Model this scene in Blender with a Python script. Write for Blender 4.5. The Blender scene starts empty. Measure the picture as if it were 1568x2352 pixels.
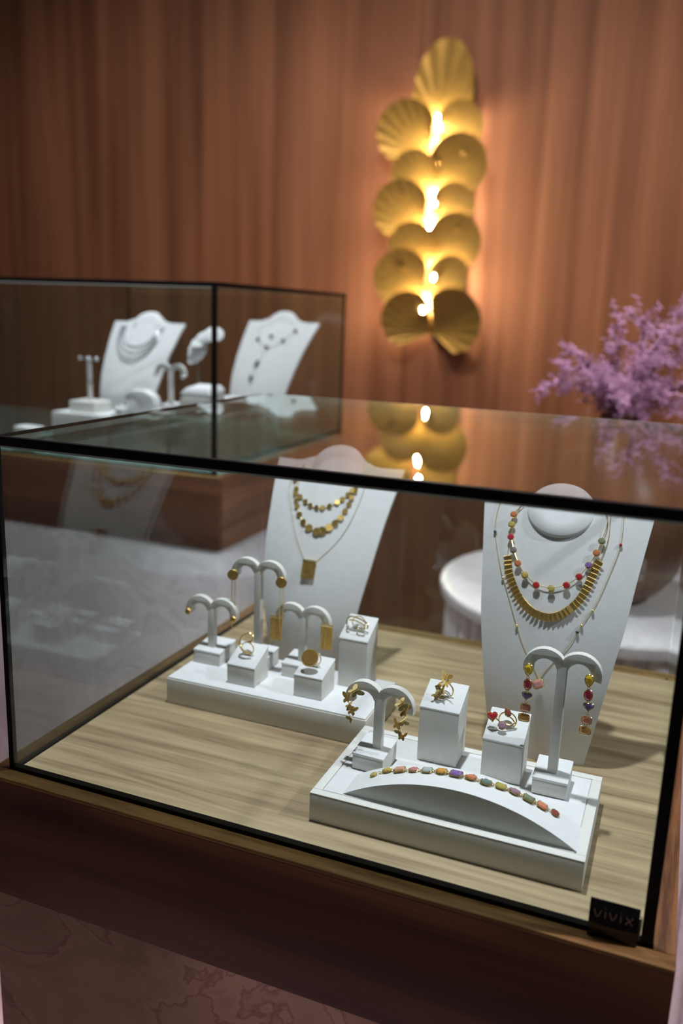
import bpy, bmesh, math, random
from mathutils import Vector, Matrix
random.seed(7)
PI = math.pi
S = bpy.context.scene
COL = S.collection
ZO = 0.95            # height of the front case's display floor above the room floor
W, D, H = 0.60, 0.536, 0.3304        # front glass box

# ------------------------------------------------------------------ camera
cam = bpy.data.cameras.new('camera')
cam_o = bpy.data.objects.new('camera', cam)
COL.objects.link(cam_o)
S.camera = cam_o
F_PX = 1978.8
cam.sensor_fit = 'VERTICAL'
cam.sensor_height = 36.0
cam.lens = F_PX / 2352 * 36.0
cam.clip_start = 0.02
R_ = Vector((0.9272, 0.3728, 0.0355)); U_ = Vector((-0.1162, 0.1962, 0.9737)); F_ = Vector((-0.3561, 0.9069, -0.2252))
F_.normalize(); R_ = (R_ - F_ * R_.dot(F_)).normalized(); U_ = R_.cross(F_)
cam_o.matrix_world = Matrix(((R_.x, U_.x, -F_.x, 0.5763), (R_.y, U_.y, -F_.y, -0.5986), (R_.z, U_.z, -F_.z, 0.4489 + ZO), (0, 0, 0, 1)))
cam.dof.use_dof = True
cam.dof.focus_distance = 0.80
cam.dof.aperture_fstop = 3.2

# ------------------------------------------------------------------ world, lights, exposure
wd = bpy.data.worlds.new('world'); S.world = wd
wd.use_nodes = True
bg = wd.node_tree.nodes['Background']
bg.inputs[0].default_value = (1.0, 0.93, 0.88, 1)
bg.inputs[1].default_value = 0.055

def spot(name, loc, target, watts, color, size=75, soft=0.03, blend=0.6):
    l = bpy.data.lights.new(name, 'SPOT')
    l.energy = watts; l.color = color; l.spot_size = math.radians(size); l.spot_blend = blend; l.shadow_soft_size = soft
    o = bpy.data.objects.new(name, l); COL.objects.link(o)
    o.location = (loc[0], loc[1], loc[2] + ZO)
    d = Vector(target) - Vector(loc)
    o.rotation_euler = d.to_track_quat('-Z', 'Y').to_euler()
    return o
COOL = (1.0, 0.87, 0.98); WARM = (1.0, 0.86, 0.74)
spot('ceiling_spot_over_front_case', (0.26, 0.20, 2.0), (0.30, 0.28, 0.0), 240, COOL, 46, 0.035)
spot('ceiling_spot_right_of_case', (2.25, 0.33, 1.87), (0.10, 0.42, 0.05), 165, COOL, 60, 0.03)
spot('ceiling_spot_over_rear_case', (-0.50, 0.95, 2.0), (-0.46, 1.0, 0.15), 215, COOL, 50, 0.04)
spot('ceiling_spot_over_round_table', (0.22, 0.80, 1.9), (0.46, 1.2, 0.0), 120, COOL, 46, 0.05)
spot('ceiling_spot_before_rear_case', (-0.62, -0.45, 1.95), (-0.46, 0.72, -0.1), 62, COOL, 34, 0.05)
for k_, (wx, ww) in enumerate(((-1.6, 56), (-0.35, 108), (1.0, 88))):
    spot('ceiling_spot_washing_wall', (wx, 1.10, 2.25), (wx, 2.9, 0.45), ww, WARM, 84, 0.15, 1.0)
S.view_settings.view_transform = 'Standard'
S.view_settings.look = 'None'
S.view_settings.exposure = 0.0
S.view_settings.gamma = 1.0
S.view_settings.use_curve_mapping = False
S.cycles.transparent_max_bounces = 32
S.cycles.max_bounces = 10
S.cycles.glossy_bounces = 6
S.cycles.use_denoising = True
S.cycles.sample_clamp_indirect = 4.0

# ------------------------------------------------------------------ materials
def new_mat(name):
    m = bpy.data.materials.new(name); m.use_nodes = True
    nt = m.node_tree
    return m, nt, nt.nodes['Principled BSDF']

def lin(c):
    return tuple(((v / 255) / 12.92 if v / 255 <= 0.04045 else ((v / 255 + 0.055) / 1.055) ** 2.4) for v in c) + (1,)

def plain(name, rgb, rough=0.5, metal=0.0, spec=0.5, bump=0.0, bscale=400, var=0.0, coat=0.0):
    m, nt, p = new_mat(name)
    c = lin(rgb)
    p.inputs['Base Color'].default_value = c
    p.inputs['Roughness'].default_value = rough
    p.inputs['Metallic'].default_value = metal
    p.inputs['Specular IOR Level'].default_value = spec
    p.inputs['Coat Weight'].default_value = coat
    tc = nt.nodes.new('ShaderNodeTexCoord')
    n = nt.nodes.new('ShaderNodeTexNoise'); n.inputs['Scale'].default_value = bscale; n.inputs['Detail'].default_value = 3
    nt.links.new(tc.outputs['Object'], n.inputs['Vector'])
    if bump:
        b = nt.nodes.new('ShaderNodeBump'); b.inputs['Strength'].default_value = bump; b.inputs['Distance'].default_value = 0.0006
        nt.links.new(n.outputs['Fac'], b.inputs['Height']); nt.links.new(b.outputs['Normal'], p.inputs['Normal'])
    if var:
        n2 = nt.nodes.new('ShaderNodeTexNoise'); n2.inputs['Scale'].default_value = bscale * 0.12
        nt.links.new(tc.outputs['Object'], n2.inputs['Vector'])
        r = nt.nodes.new('ShaderNodeValToRGB')
        r.color_ramp.elements[0].position = 0.3; r.color_ramp.elements[1].position = 0.7
        r.color_ramp.elements[0].color = tuple(v * (1 - var) for v in c[:3]) + (1,)
        r.color_ramp.elements[1].color = c
        nt.links.new(n2.outputs['Fac'], r.inputs['Fac']); nt.links.new(r.outputs['Color'], p.inputs['Base Color'])
    return m

def wood(name, dark, light, scale, rough=0.45, fine=1.0, spec=0.4, contrast=(0.32, 0.68), wav=0.0):
    """grain runs along the axis with the small scale"""
    m, nt, p = new_mat(name)
    tc = nt.nodes.new('ShaderNodeTexCoord')
    mp = nt.nodes.new('ShaderNodeMapping'); mp.inputs['Scale'].default_value = scale
    nt.links.new(tc.outputs['Object'], mp.inputs['Vector'])
    a = nt.nodes.new('ShaderNodeTexNoise'); a.inputs['Scale'].default_value = 1.0; a.inputs['Detail'].default_value = 4; a.inputs['Distortion'].default_value = 0.4 + wav
    nt.links.new(mp.outputs[0], a.inputs['Vector'])
    mp2 = nt.nodes.new('ShaderNodeMapping'); mp2.inputs['Scale'].default_value = tuple(s * 6 if s > 5 else s * 2.5 for s in scale)
    nt.links.new(tc.outputs['Object'], mp2.inputs['Vector'])
    b = nt.nodes.new('ShaderNodeTexNoise'); b.inputs['Scale'].default_value = 1.0; b.inputs['Detail'].default_value = 3
    nt.links.new(mp2.outputs[0], b.inputs['Vector'])
    mx = nt.nodes.new('ShaderNodeMath'); mx.operation = 'MULTIPLY_ADD'; mx.inputs[1].default_value = 0.30 * fine
    ad = nt.nodes.new('ShaderNodeMath'); ad.operation = 'SUBTRACT'; ad.inputs[1].default_value = 0.15 * fine
    nt.links.new(b.outputs['Fac'], mx.inputs[0]); nt.links.new(a.outputs['Fac'], mx.inputs[2]); nt.links.new(mx.outputs[0], ad.inputs[0])
    r = nt.nodes.new('ShaderNodeValToRGB')
    r.color_ramp.elements[0].position = contrast[0]; r.color_ramp.elements[1].position = contrast[1]
    r.color_ramp.elements[0].color = lin(dark); r.color_ramp.elements[1].color = lin(light)
    nt.links.new(ad.outputs[0], r.inputs['Fac']); nt.links.new(r.outputs['Color'], p.inputs['Base Color'])
    p.inputs['Roughness'].default_value = rough; p.inputs['Specular IOR Level'].default_value = spec
    bp = nt.nodes.new('ShaderNodeBump'); bp.inputs['Strength'].default_value = 0.25; bp.inputs['Distance'].default_value = 0.0005
    nt.links.new(b.outputs['Fac'], bp.inputs['Height']); nt.links.new(bp.outputs['Normal'], p.inputs['Normal'])
    return m

def marble(name, base, vein, rough=0.25, scale=5.0):
    m, nt, p = new_mat(name)
    tc = nt.nodes.new('ShaderNodeTexCoord')
    n = nt.nodes.new('ShaderNodeTexNoise'); n.inputs['Scale'].default_value = scale; n.inputs['Detail'].default_value = 8; n.inputs['Distortion'].default_value = 1.6
    nt.links.new(tc.outputs['Object'], n.inputs['Vector'])
    r = nt.nodes.new('ShaderNodeValToRGB')
    e = r.color_ramp.elements
    e[0].position = 0.36; e[0].color = lin(base)
    e[1].position = 0.66; e[1].color = lin(tuple(v * 0.9 for v in base))
    k = e.new(0.485); k.color = lin(base)
    k = e.new(0.50); k.color = lin(vein)
    k = e.new(0.43); k.color = lin(tuple(v * 0.93 for v in base))
    k = e.new(0.52); k.color = lin(tuple(v * 0.96 for v in base))
    nt.links.new(n.outputs['Fac'], r.inputs['Fac']); nt.links.new(r.outputs['Color'], p.inputs['Base Color'])
    p.inputs['Roughness'].default_value = rough
    return m

def glass_mat(name, tint, boost=1.0):
    """thin clear sheet: see-through, mirror share by Schlick's Fresnel law"""
    m = bpy.data.materials.new(name); m.use_nodes = True
    nt = m.node_tree; nt.nodes.clear()
    out = nt.nodes.new('ShaderNodeOutputMaterial')
    t = nt.nodes.new('ShaderNodeBsdfTransparent'); t.inputs[0].default_value = tint
    g = nt.nodes.new('ShaderNodeBsdfGlossy'); g.inputs['Roughness'].default_value = 0.0; g.inputs[0].default_value = (0.95, 1, 0.97, 1)
    lw = nt.nodes.new('ShaderNodeLayerWeight'); lw.inputs['Blend'].default_value = 0.5
    pw = nt.nodes.new('ShaderNodeMath'); pw.operation = 'POWER'; pw.inputs[1].default_value = 5.0
    ma = nt.nodes.new('ShaderNodeMath'); ma.operation = 'MULTIPLY_ADD'; ma.inputs[1].default_value = 0.96; ma.inputs[2].default_value = 0.04 * boost
    mx = nt.nodes.new('ShaderNodeMixShader')
    nt.links.new(lw.outputs['Facing'], pw.inputs[0]); nt.links.new(pw.outputs[0], ma.inputs[0]); nt.links.new(ma.outputs[0], mx.inputs[0])
    nt.links.new(t.outputs[0], mx.inputs[1]); nt.links.new(g.outputs[0], mx.inputs[2]); nt.links.new(mx.outputs[0], out.inputs[0])
    return m

def emit_mat(name, color, strength):
    m, nt, p = new_mat(name)
    p.inputs['Base Color'].default_value = (1, 1, 1, 1)
    p.inputs['Emission Color'].default_value = color
    p.inputs['Emission Strength'].default_value = strength
    return m

def gem_mat(name, rgb):
    m, nt, p = new_mat(name)
    p.inputs['Base Color'].default_value = lin(rgb)
    p.inputs['Roughness'].default_value = 0.04
    p.inputs['IOR'].default_value = 1.75
    p.inputs['Transmission Weight'].default_value = 0.3
    p.inputs['Coat Weight'].default_value = 0.6
    p.inputs['Coat Roughness'].default_value = 0.03
    return m

M = {
    'wall': wood('wall_wood', (104, 64, 44), (168, 114, 84), (11, 11, 0.35), 0.6, 0.8, 0.25, (0.25, 0.75)),
    'oak': wood('oak_laminate', (126, 106, 80), (180, 160, 126), (4.5, 62, 62), 0.42, 0.9, 0.3, (0.28, 0.70), 0.3),
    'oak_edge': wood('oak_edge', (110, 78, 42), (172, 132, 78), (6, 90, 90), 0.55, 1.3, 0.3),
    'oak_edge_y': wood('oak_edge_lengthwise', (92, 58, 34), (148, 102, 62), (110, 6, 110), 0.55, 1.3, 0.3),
    'walnut': wood('walnut_panel', (84, 48, 33), (122, 74, 50), (2.2, 26, 26), 0.5, 0.7, 0.35),
    'walnut_y': wood('walnut_panel_side', (120, 78, 56), (158, 112, 84), (26, 2.2, 26), 0.5, 0.7, 0.35),  # lighter copy of the walnut: light on the rear side boards painted in
    'vasewood': wood('vase_wood', (78, 48, 32), (122, 82, 58), (9, 9, 2), 0.35, 0.8, 0.4),
    'marble': marble('pink_marble', (208, 162, 144), (172, 126, 114)),
    'marble_w': marble('white_marble', (222, 216, 218), (200, 192, 194), 0.22, 4.0),
    'floor': marble('floor_marble', (206, 178, 176), (170, 140, 138), 0.3, 2.0),
    'glass': glass_mat('case_glass', (0.862, 0.915, 0.900, 1)),
    'edge': plain('glass_polished_edge', (176, 196, 186), 0.2),  # pale colour stands in for the highlight on the lit pane edge
    'edge_dark': plain('glass_back_edge', (150, 160, 140), 0.25),
    'seal': plain('black_silicone', (9, 8, 8), 0.5, spec=0.15, bump=0.2),
    'white': plain('white_suede', (226, 226, 226), 0.9, spec=0.2, bump=0.25, bscale=900, var=0.05),
    'cream': plain('white_leatherette', (224, 222, 216), 0.6, spec=0.3, bump=0.2, bscale=1200, var=0.03),
    'gold': plain('polished_gold', (250, 222, 150), 0.2, 0.85, bump=0.05),
    'goldm': plain('brushed_gold', (226, 188, 108), 0.34, 0.85, bump=0.3, bscale=1500, var=0.2),
    'silver': plain('silver', (225, 225, 228), 0.22, 1.0),
    'leaf': plain('gilded_leaf', (182, 146, 76), 0.38, 0.7, bump=0.4, bscale=60, var=0.25),
    'bulb': emit_mat('bulb_glow', (1.0, 0.83, 0.56, 1), 1250.0),
    'sign': plain('black_acrylic', (10, 9, 10), 0.12),
    'letter': plain('rose_lettering', (176, 140, 142), 0.4),
    'clear': plain('clear_ring_clip', (232, 234, 234), 0.15),
    'lock': plain('lock_metal', (190, 180, 150), 0.3, 1.0),
    'plant': plain('purple_fern', (194, 150, 182), 0.6, bump=0.1, var=0.22, bscale=120),
    'stem': plain('plant_stem', (106, 60, 70), 0.7),
    'felt': plain('grey_green_felt', (128, 150, 144), 0.85, bump=0.2, bscale=700, var=0.1),
    'shadowgap': plain('dark_gap', (30, 24, 20), 0.8),  # even dark brown for the lamp bracket
    'bead_dark': plain('dark_stone', (70, 72, 80), 0.15),
}
GEM = {k: gem_mat('gem_' + k, v) for k, v in {
    'yellow': (226, 200, 112), 'orange': (230, 140, 96), 'peach': (238, 176, 144), 'pink': (232, 158, 154), 'ice': (206, 220, 216),
    'amber': (248, 186, 96), 'violet': (156, 122, 192), 'teal': (138, 158, 152), 'olive': (212, 198, 112), 'mauve': (190, 150, 168),
    'green': (152, 158, 130), 'coral': (246, 160, 124), 'red': (206, 46, 58), 'ruby': (222, 48, 92), 'grey': (150, 142, 150),
    'garnet': (174, 88, 84), 'gold': (246, 206, 44), 'rose': (240, 170, 166)}.items()}

# ------------------------------------------------------------------ mesh helpers
class MB:
    def __init__(self): self.v = []; self.f = []
    def add(self, vs, fs):
        o = len(self.v); self.v += [tuple(p) for p in vs]; self.f += [tuple(i + o for i in f) for f in fs]; return self
    def box(self, x0, x1, y0, y1, z0, z1):
        return self.add([(x0, y0, z0), (x1, y0, z0), (x1, y1, z0), (x0, y1, z0), (x0, y0, z1), (x1, y0, z1), (x1, y1, z1), (x0, y1, z1)],
                        [(0, 3, 2, 1), (4, 5, 6, 7), (0, 1, 5, 4), (1, 2, 6, 5), (2, 3, 7, 6), (3, 0, 4, 7)])
    def hexa(self, b, t):
        """bottom quad, top quad (same winding, counter-clockwise from above)"""
        return self.add(list(b) + list(t), [(0, 3, 2, 1), (4, 5, 6, 7), (0, 1, 5, 4), (1, 2, 6, 5), (2, 3, 7, 6), (3, 0, 4, 7)])
    def tube(self, pts, r, n=6, closed=False):
        pts = [Vector(p) for p in pts]; L = len(pts)
        rr = r if isinstance(r, (list, tuple)) else [r] * L
        up = None; rings = []
        for i, p in enumerate(pts):
            a = pts[(i - 1) % L] if (closed or i > 0) else p
            b = pts[(i + 1) % L] if (closed or i < L - 1) else p
            t = (b - a)
            t = t.normalized() if t.length > 1e-9 else Vector((0, 0, 1))
            if up is None:
                up = Vector((0, 0, 1)) if abs(t.z) < 0.9 else Vector((1, 0, 0))
            s = t.cross(up); s = s.normalized() if s.length > 1e-6 else t.orthogonal().normalized()
            up = s.cross(t).normalized()
            rings.append([p + (s * math.cos(2 * PI * k / n) + up * math.sin(2 * PI * k / n)) * rr[i] for k in range(n)])
        vs = [q for g in rings for q in g]; fs = []
        for i in range(L if closed else L - 1):
            j = (i + 1) % L
            for k in range(n):
                fs.append((i * n + k, i * n + (k + 1) % n, j * n + (k + 1) % n, j * n + k))
        if not closed:
            fs.append(tuple(range(n - 1, -1, -1))); fs.append(tuple((L - 1) * n + k for k in range(n)))
        return self.add(vs, fs)
    def lathe(self, prof, n=32, c=(0, 0)):
        vs = []; fs = []
        for r, z in prof:
            for k in range(n): vs.append((c[0] + r * math.cos(2 * PI * k / n), c[1] + r * math.sin(2 * PI * k / n), z))
        for i in range(len(prof) - 1):
            for k in range(n): fs.append((i * n + k, i * n + (k + 1) % n, (i + 1) * n + (k + 1) % n, (i + 1) * n + k))
        fs.append(tuple(range(n - 1, -1, -1))); fs.append(tuple((len(prof) - 1) * n + k for k in range(n)))
        return self.add(vs, fs)
    def ball(self, c, r, n=8, m=5):
        pr = [(max(1e-5, r * math.sin(PI * i / m)), -r * math.cos(PI * i / m)) for i in range(m + 1)]
        o = len(self.v); self.lathe(pr, n)
        for i in range(o, len(self.v)):
            v = self.v[i]; self.v[i] = (v[0] + c[0], v[1] + c[1], v[2] + c[2])
        return self
    def prism(self, poly, y0, y1):
        """outline in x,z (counter-clockwise seen from -y) pushed along y"""
        n = len(poly)
        vs = [(x, y0, z) for x, z in poly] + [(x, y1, z) for x, z in poly]
        fs = [tuple(range(n)), tuple(range(2 * n - 1, n - 1, -1))]
        fs += [(i, i + n, (i + 1) % n + n, (i + 1) % n) for i in range(n)]
        return self.add(vs, fs)
    def sheet(self, fn, nu, nv, thick):
        """fn(u,v)->(point, normal); two skins joined at the rim"""
        vs = []; fs = []
        for s in (0, 1):
            for j in range(nv + 1):
                for i in range(nu + 1):
                    p, nrm = fn(i / nu, j / nv)
                    vs.append(tuple(Vector(p) - Vector(nrm) * thick * s))
        st = (nu + 1) * (nv + 1)
        ix = lambda i, j, s: s * st + j * (nu + 1) + i
        for j in range(nv):
            for i in range(nu):
                fs.append((ix(i, j, 0), ix(i + 1, j, 0), ix(i + 1, j + 1, 0), ix(i, j + 1, 0)))
                fs.append((ix(i, j, 1), ix(i, j + 1, 1), ix(i + 1, j + 1, 1), ix(i + 1, j, 1)))
        for i in range(nu):
            fs.append((ix(i, 0, 0), ix(i, 0, 1), ix(i + 1, 0, 1), ix(i + 1, 0, 0)))
            fs.append((ix(i, nv, 0), ix(i + 1, nv, 0), ix(i + 1, nv, 1), ix(i, nv, 1)))
        for j in range(nv):
            fs.append((ix(0, j, 0), ix(0, j + 1, 0), ix(0, j + 1, 1), ix(0, j, 1)))
            fs.append((ix(nu, j, 0), ix(nu, j, 1), ix(nu, j + 1, 1), ix(nu, j + 1, 0)))
        return self.add(vs, fs)

def mesh_of(mb, name, mat, bevel=0.0, seg=2, smooth=True, angle=35):
    me = bpy.data.meshes.new(name)
    me.from_pydata(mb.v, [], mb.f)
    bm = bmesh.new(); bm.from_mesh(me)
    if bevel:
        es = [e for e in bm.edges if len(e.link_faces) == 2 and e.calc_face_angle(0) > math.radians(30)]
        bmesh.ops.bevel(bm, geom=es, offset=bevel, segments=seg, profile=0.5, affect='EDGES', clamp_overlap=True)
    bmesh.ops.recalc_face_normals(bm, faces=bm.faces)
    bm.to_mesh(me); bm.free()
    if mat: me.materials.append(mat)
    if smooth:
        me.polygons.foreach_set('use_smooth', [True] * len(me.polygons))
        me.set_sharp_from_angle(angle=math.radians(angle))
    return me

def put(name, me, parent=None, loc=(0, 0, 0), rot=(0, 0, 0), scale=None, label=None):
    o = bpy.data.objects.new(name, me); COL.objects.link(o)
    o.location = loc; o.rotation_euler = rot
    if scale: o.scale = scale
    if parent: o.parent = parent
    if label: o['label'] = label
    return o

def part(name, mb, mat, parent, bevel=0.0, loc=(0, 0, 0), rot=(0, 0, 0), label=None, **k):
    return put(name, mesh_of(mb, name, mat, bevel, **k), parent, loc, rot, None, label)

def thing(name, label, cat, loc, rz=0.0, group=None):
    o = bpy.data.objects.new(name, None); COL.objects.link(o)
    o.empty_display_size = 0.02
    o.location = (loc[0], loc[1], loc[2] + ZO); o.rotation_euler = (0, 0, rz)
    o['label'] = label; o['category'] = cat
    if group: o['group'] = group
    return o

def struct(name, mb, mat, bevel=0.0):
    o = put(name, mesh_of(mb, name, mat, bevel), None, (0, 0, ZO)); o['kind'] = 'structure'; return o

def spline(pts, n=6):
    """Catmull-Rom through the points"""
    P = [Vector(p) for p in pts]; out = []
    P = [P[0] * 2 - P[1]] + P + [P[-1] * 2 - P[-2]]
    for i in range(1, len(P) - 2):
        for k in range(n):
            t = k / n
            a, b, c, d = P[i - 1], P[i], P[i + 1], P[i + 2]
            out.append(0.5 * ((2 * b) + (c - a) * t + (2 * a - 5 * b + 4 * c - d) * t * t + (3 * b - a - 3 * c + d) * t ** 3))
    out.append(P[-2]); return out

# ------------------------------------------------------------------ the room
struct('floor', MB().box(-4, 3.5, -2.0, 2.9, -ZO - 0.05, -ZO), M['floor'])
struct('wall_back', MB().box(-4, 3.5, 2.9, 3.0, -ZO, 2.1), M['wall'])

# ------------------------------------------------------------------ glass display cases
def display_case(label, x0, y0, zf, w, d, h, band, sidemat):
    c = thing('display_case', label, 'display case', (x0 + w / 2, y0 + d / 2, -ZO))
    zb = ZO + zf                       # case floor above the room floor
    X0, Y0 = -w / 2, -d / 2; X1, Y1 = w / 2, d / 2
    m = 0.0165; t = 0.006; tt = 0.008
    part('marble_base', MB().box(X0 - m + 0.002, X1 + m - 0.002, Y0 - m + 0.002, Y1 + m - 0.002, 0, zb - band), M['marble'] if sidemat == 'front' else M['marble_w'], c, 0.001)
    # plinth boards
    zt = zb - 0.004
    part('plinth_board', MB().box(X0 - m, X1 + m, Y0 - m, Y0 - m + 0.012, zb - band, zt), M['walnut'], c, 0.0006)
    part('plinth_board', MB().box(X0 - m, X1 + m, Y1 + m - 0.012, Y1 + m, zb - band, zt), M['walnut'], c, 0.0006)
    for sx in (0, 1):
        a = X1 + m - 0.012 if sx else X0 - m
        part('plinth_board', MB().box(a, a + 0.012, Y0 - m + 0.0121, Y1 + m - 0.0121, zb - band, zt), M['walnut_y'] if sidemat != 'front' else M['walnut'], c, 0.0006)
    # ledge boards round the glass
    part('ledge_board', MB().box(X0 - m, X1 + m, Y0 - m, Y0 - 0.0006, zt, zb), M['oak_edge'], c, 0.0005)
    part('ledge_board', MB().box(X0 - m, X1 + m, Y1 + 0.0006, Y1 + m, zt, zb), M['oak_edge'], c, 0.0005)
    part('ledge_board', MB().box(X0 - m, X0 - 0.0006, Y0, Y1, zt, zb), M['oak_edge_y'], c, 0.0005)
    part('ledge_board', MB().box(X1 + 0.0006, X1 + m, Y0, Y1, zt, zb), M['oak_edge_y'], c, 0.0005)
    # display floor
    g = 0.0072
    part('display_floor', MB().box(X0 + g, X1 - 0.0002, Y0 + g, Y1 - g, zb - 0.012, zb), M['oak'] if sidemat == 'front' else M['felt'], c, 0.0004)
    part('bottom_seal', MB().box(X0, X1, Y0, Y0 + g - 0.0004, zb - 0.006, zb + 0.0036), M['seal'], c)
    part('bottom_seal', MB().box(X0, X0 + g - 0.0004, Y0 + g, Y1, zb - 0.006, zb + 0.0006), M['seal'], c)
    part('bottom_seal', MB().box(X0 + g, X1 - g, Y1 - g + 0.0004, Y1, zb - 0.006, zb), M['oak_edge'], c)
    # panes
    zc = zb - 0.002; zu = zb + h - tt - 0.0022; e = 0.0003
    G = M['glass']
    part('glass_pane', MB().box(X0 + 0.0060, X1 - 0.0091, Y0 + e, Y0 + t - e, zc, zu), G, c, smooth=False)
    part('glass_pane', MB().box(X0 + 0.0065, X1 - 0.0065, Y1 - t + e, Y1 - e, zc, zu), G, c, smooth=False)
    part('glass_pane', MB().box(X0 + e, X0 + t - e, Y0 + 0.0065, Y1 - 0.0065, zc, zu), G, c, smooth=False)
    part('glass_pane', MB().box(X1 - t + e, X1 - e, Y0 + 0.0065, Y1 - 0.0065, zc, zu), G, c, smooth=False)
    part('glass_pane', MB().box(X0 + 0.0028, X1 - 0.0065, Y0 + 0.0065, Y1 - 0.0012, zb + h - tt, zb + h), G, c, smooth=False)
    part('pane_edge', MB().box(X0 + 0.0066, X1 - 0.0066, Y0 + e, Y0 + 0.005, zu + e, zb + h - tt - e), M['edge'], c)  # thin pale strip, painted highlight along the top of the front pane
    # black joints
    for (a0, a1, b0, b1) in ((X0, X1, Y0, Y0 + 0.0062), ):
        part('edge_seal', MB().box(a0, a1, b0, b1, zb + h - tt, zb + h), M['seal'], c, 0.0006)
    part('edge_seal', MB().box(X0, X0 + 0.0026, Y0 + 0.0064, Y1, zb + h - 0.0032, zb + h), M['seal'], c, 0.0004)
    part('edge_seal', MB().box(X1 - 0.0062, X1, Y0 + 0.0064, Y1, zb + h - tt, zb + h), M['seal'], c, 0.0004)
    part('edge_seal', MB().box(X0 + 0.0045, X1 - 0.0066, Y1 - 0.001, Y1, zb + h - tt, zb + h), M['edge_dark'], c)
    for sx in (0, 1):
        wd_s = 0.0088 if sx else 0.0054
        a = X1 - wd_s if sx else X0
        part('corner_seal', MB().box(a, a + wd_s, Y0, Y0 + 0.0058, zb, zb + h - tt), M['seal'], c, 0.0004)
        if sidemat != 'front':
            b_ = X1 - 0.0055 if sx else X0 + 0.001
            part('corner_seal', MB().box(b_, b_ + 0.0045, Y1 - 0.0055, Y1 - 0.001, zb, zb + h - tt), M['seal'], c)
    return c, zb

fc, fzb = display_case('large front glass display case with black edges on a dark wood plinth', 0, 0, 0, W, D, H, 0.13, 'front')
part('lock', MB().box(0.2884, 0.2908, -0.2595, -0.2565, fzb, fzb + 0.016), M['lock'], fc, 0.0006)
rc, rzb = display_case('taller glass display case standing behind at the left with two white busts', -0.78, 0.712, 0.16, 0.60, 0.596, 0.332, 0.133, 'rear')

# ------------------------------------------------------------------ busts
def hw(z):
    xs = [0, .075, .143, .2, .257, .3]; ys = [.049, .0615, .073, .080, .0885, .0885]
    for i in range(5):
        if z <= xs[i + 1]: return ys[i] + (ys[i + 1] - ys[i]) * (z - xs[i]) / (xs[i + 1] - xs[i])
    return ys[-1]
def lean_y(z, lean): return 0.0 if z < .06 else lean * ((z - .06) / .2) ** 1.7
def chest(x, z, lean, off=0.0):
    u = x / hw(z)
    s = lean * 1.7 / .2 * (max(0, z - .06) / .2) ** .7
    n = Vector((0, -1, s)).normalized()
    p = Vector((x, lean_y(z, lean) - .010 * max(0, 1 - u * u), z))
    return p + n * off

def make_bust(label, loc, lean, rz=0.0, scale=1.0, ndx=0.0):
    b = thing('necklace_bust', label, 'bust', loc, rz, 'white suede necklace busts')
    b.scale = (scale,) * 3
    def fn(u, v):
        uu = u * 2 - 1
        zt = .257 + .012 * max(0, 1 - (abs(uu) / .62) ** 2) ** 1.2
        z = v * zt
        x = uu * hw(z)
        p = chest(x, z, lean)
        q = chest(x, z + .002, lean)
        tz = (q - p).normalized()
        n = tz.cross(Vector((1, 0, 0))).normalized()
        if n.y > 0: n = -n
        return p, n
    part('chest_panel', MB().sheet(fn, 24, 30, .0045), M['white'], b, angle=50)
    # neck: slanted oval disc on a short swelling column
    c0 = Vector((ndx, lean_y(.254, lean) - .0075, .2550)); ax = Vector((0, -.80, .60)).normalized(); up = Vector((0, .60, .80)).normalized(); sx = Vector((1, 0, 0))
    mb = MB(); n = 40; vs = []; rings = []
    for (off, a, bb) in ((-.030, .044, .027), (-.016, .039, .030), (-.006, .0357, .0315), (-.001, .0352, .0315), (.0012, .0335, .0297), (.0015, .018, .016), (.0015, .0002, .0002)):
        rings.append([c0 + ax * off + sx * a * math.cos(2 * PI * k / n) + up * bb * math.sin(2 * PI * k / n) for k in range(n)])
    for r in rings: vs += r
    fs = [(i * n + k, i * n + (k + 1) % n, (i + 1) * n + (k + 1) % n, (i + 1) * n + k) for i in range(len(rings) - 1) for k in range(n)]
    mb.add(vs, fs)
    part('neck', mb, M['white'], b, angle=60)
    yb = lean_y(.17, lean)
    mb = MB().hexa([(-.022, .06, 0), (.022, .06, 0), (.022, .068, 0), (-.022, .068, 0)],
                   [(-.022, yb + .004, .17), (.022, yb + .004, .17), (.022, yb + .010, .17), (-.022, yb + .010, .17)])
    part('easel_leg', mb, M['white'], b, 0.0008)
    return b

B1 = (.1655, .345, 0); L1 = .095
B2 = (.472, .255, 0); L2 = .068
make_bust('white suede bust in the front case wearing the gold disc collar and fringed pendant', B1, L1)
make_bust('white suede bust in the front case wearing gemstone, gold plate and fine chain necklaces', B2, L2, ndx=-.005)
RB1 = (-.505, .90, .16); RB2 = (-.285, 1.055, .16)
make_bust('white bust in the rear case draped with strands of silver chain', RB1, .10, 0.0, .99)
make_bust('white bust in the rear case with a dark Y-shaped drop necklace', RB2, .115, -0.12, 1.03)

def necklace(label, loc, group=None):
    return thing('necklace', label, 'necklace', loc, 0, group)

def on(pts, lean, off): return [chest(x, z, lean, off) for x, z in pts]

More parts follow.
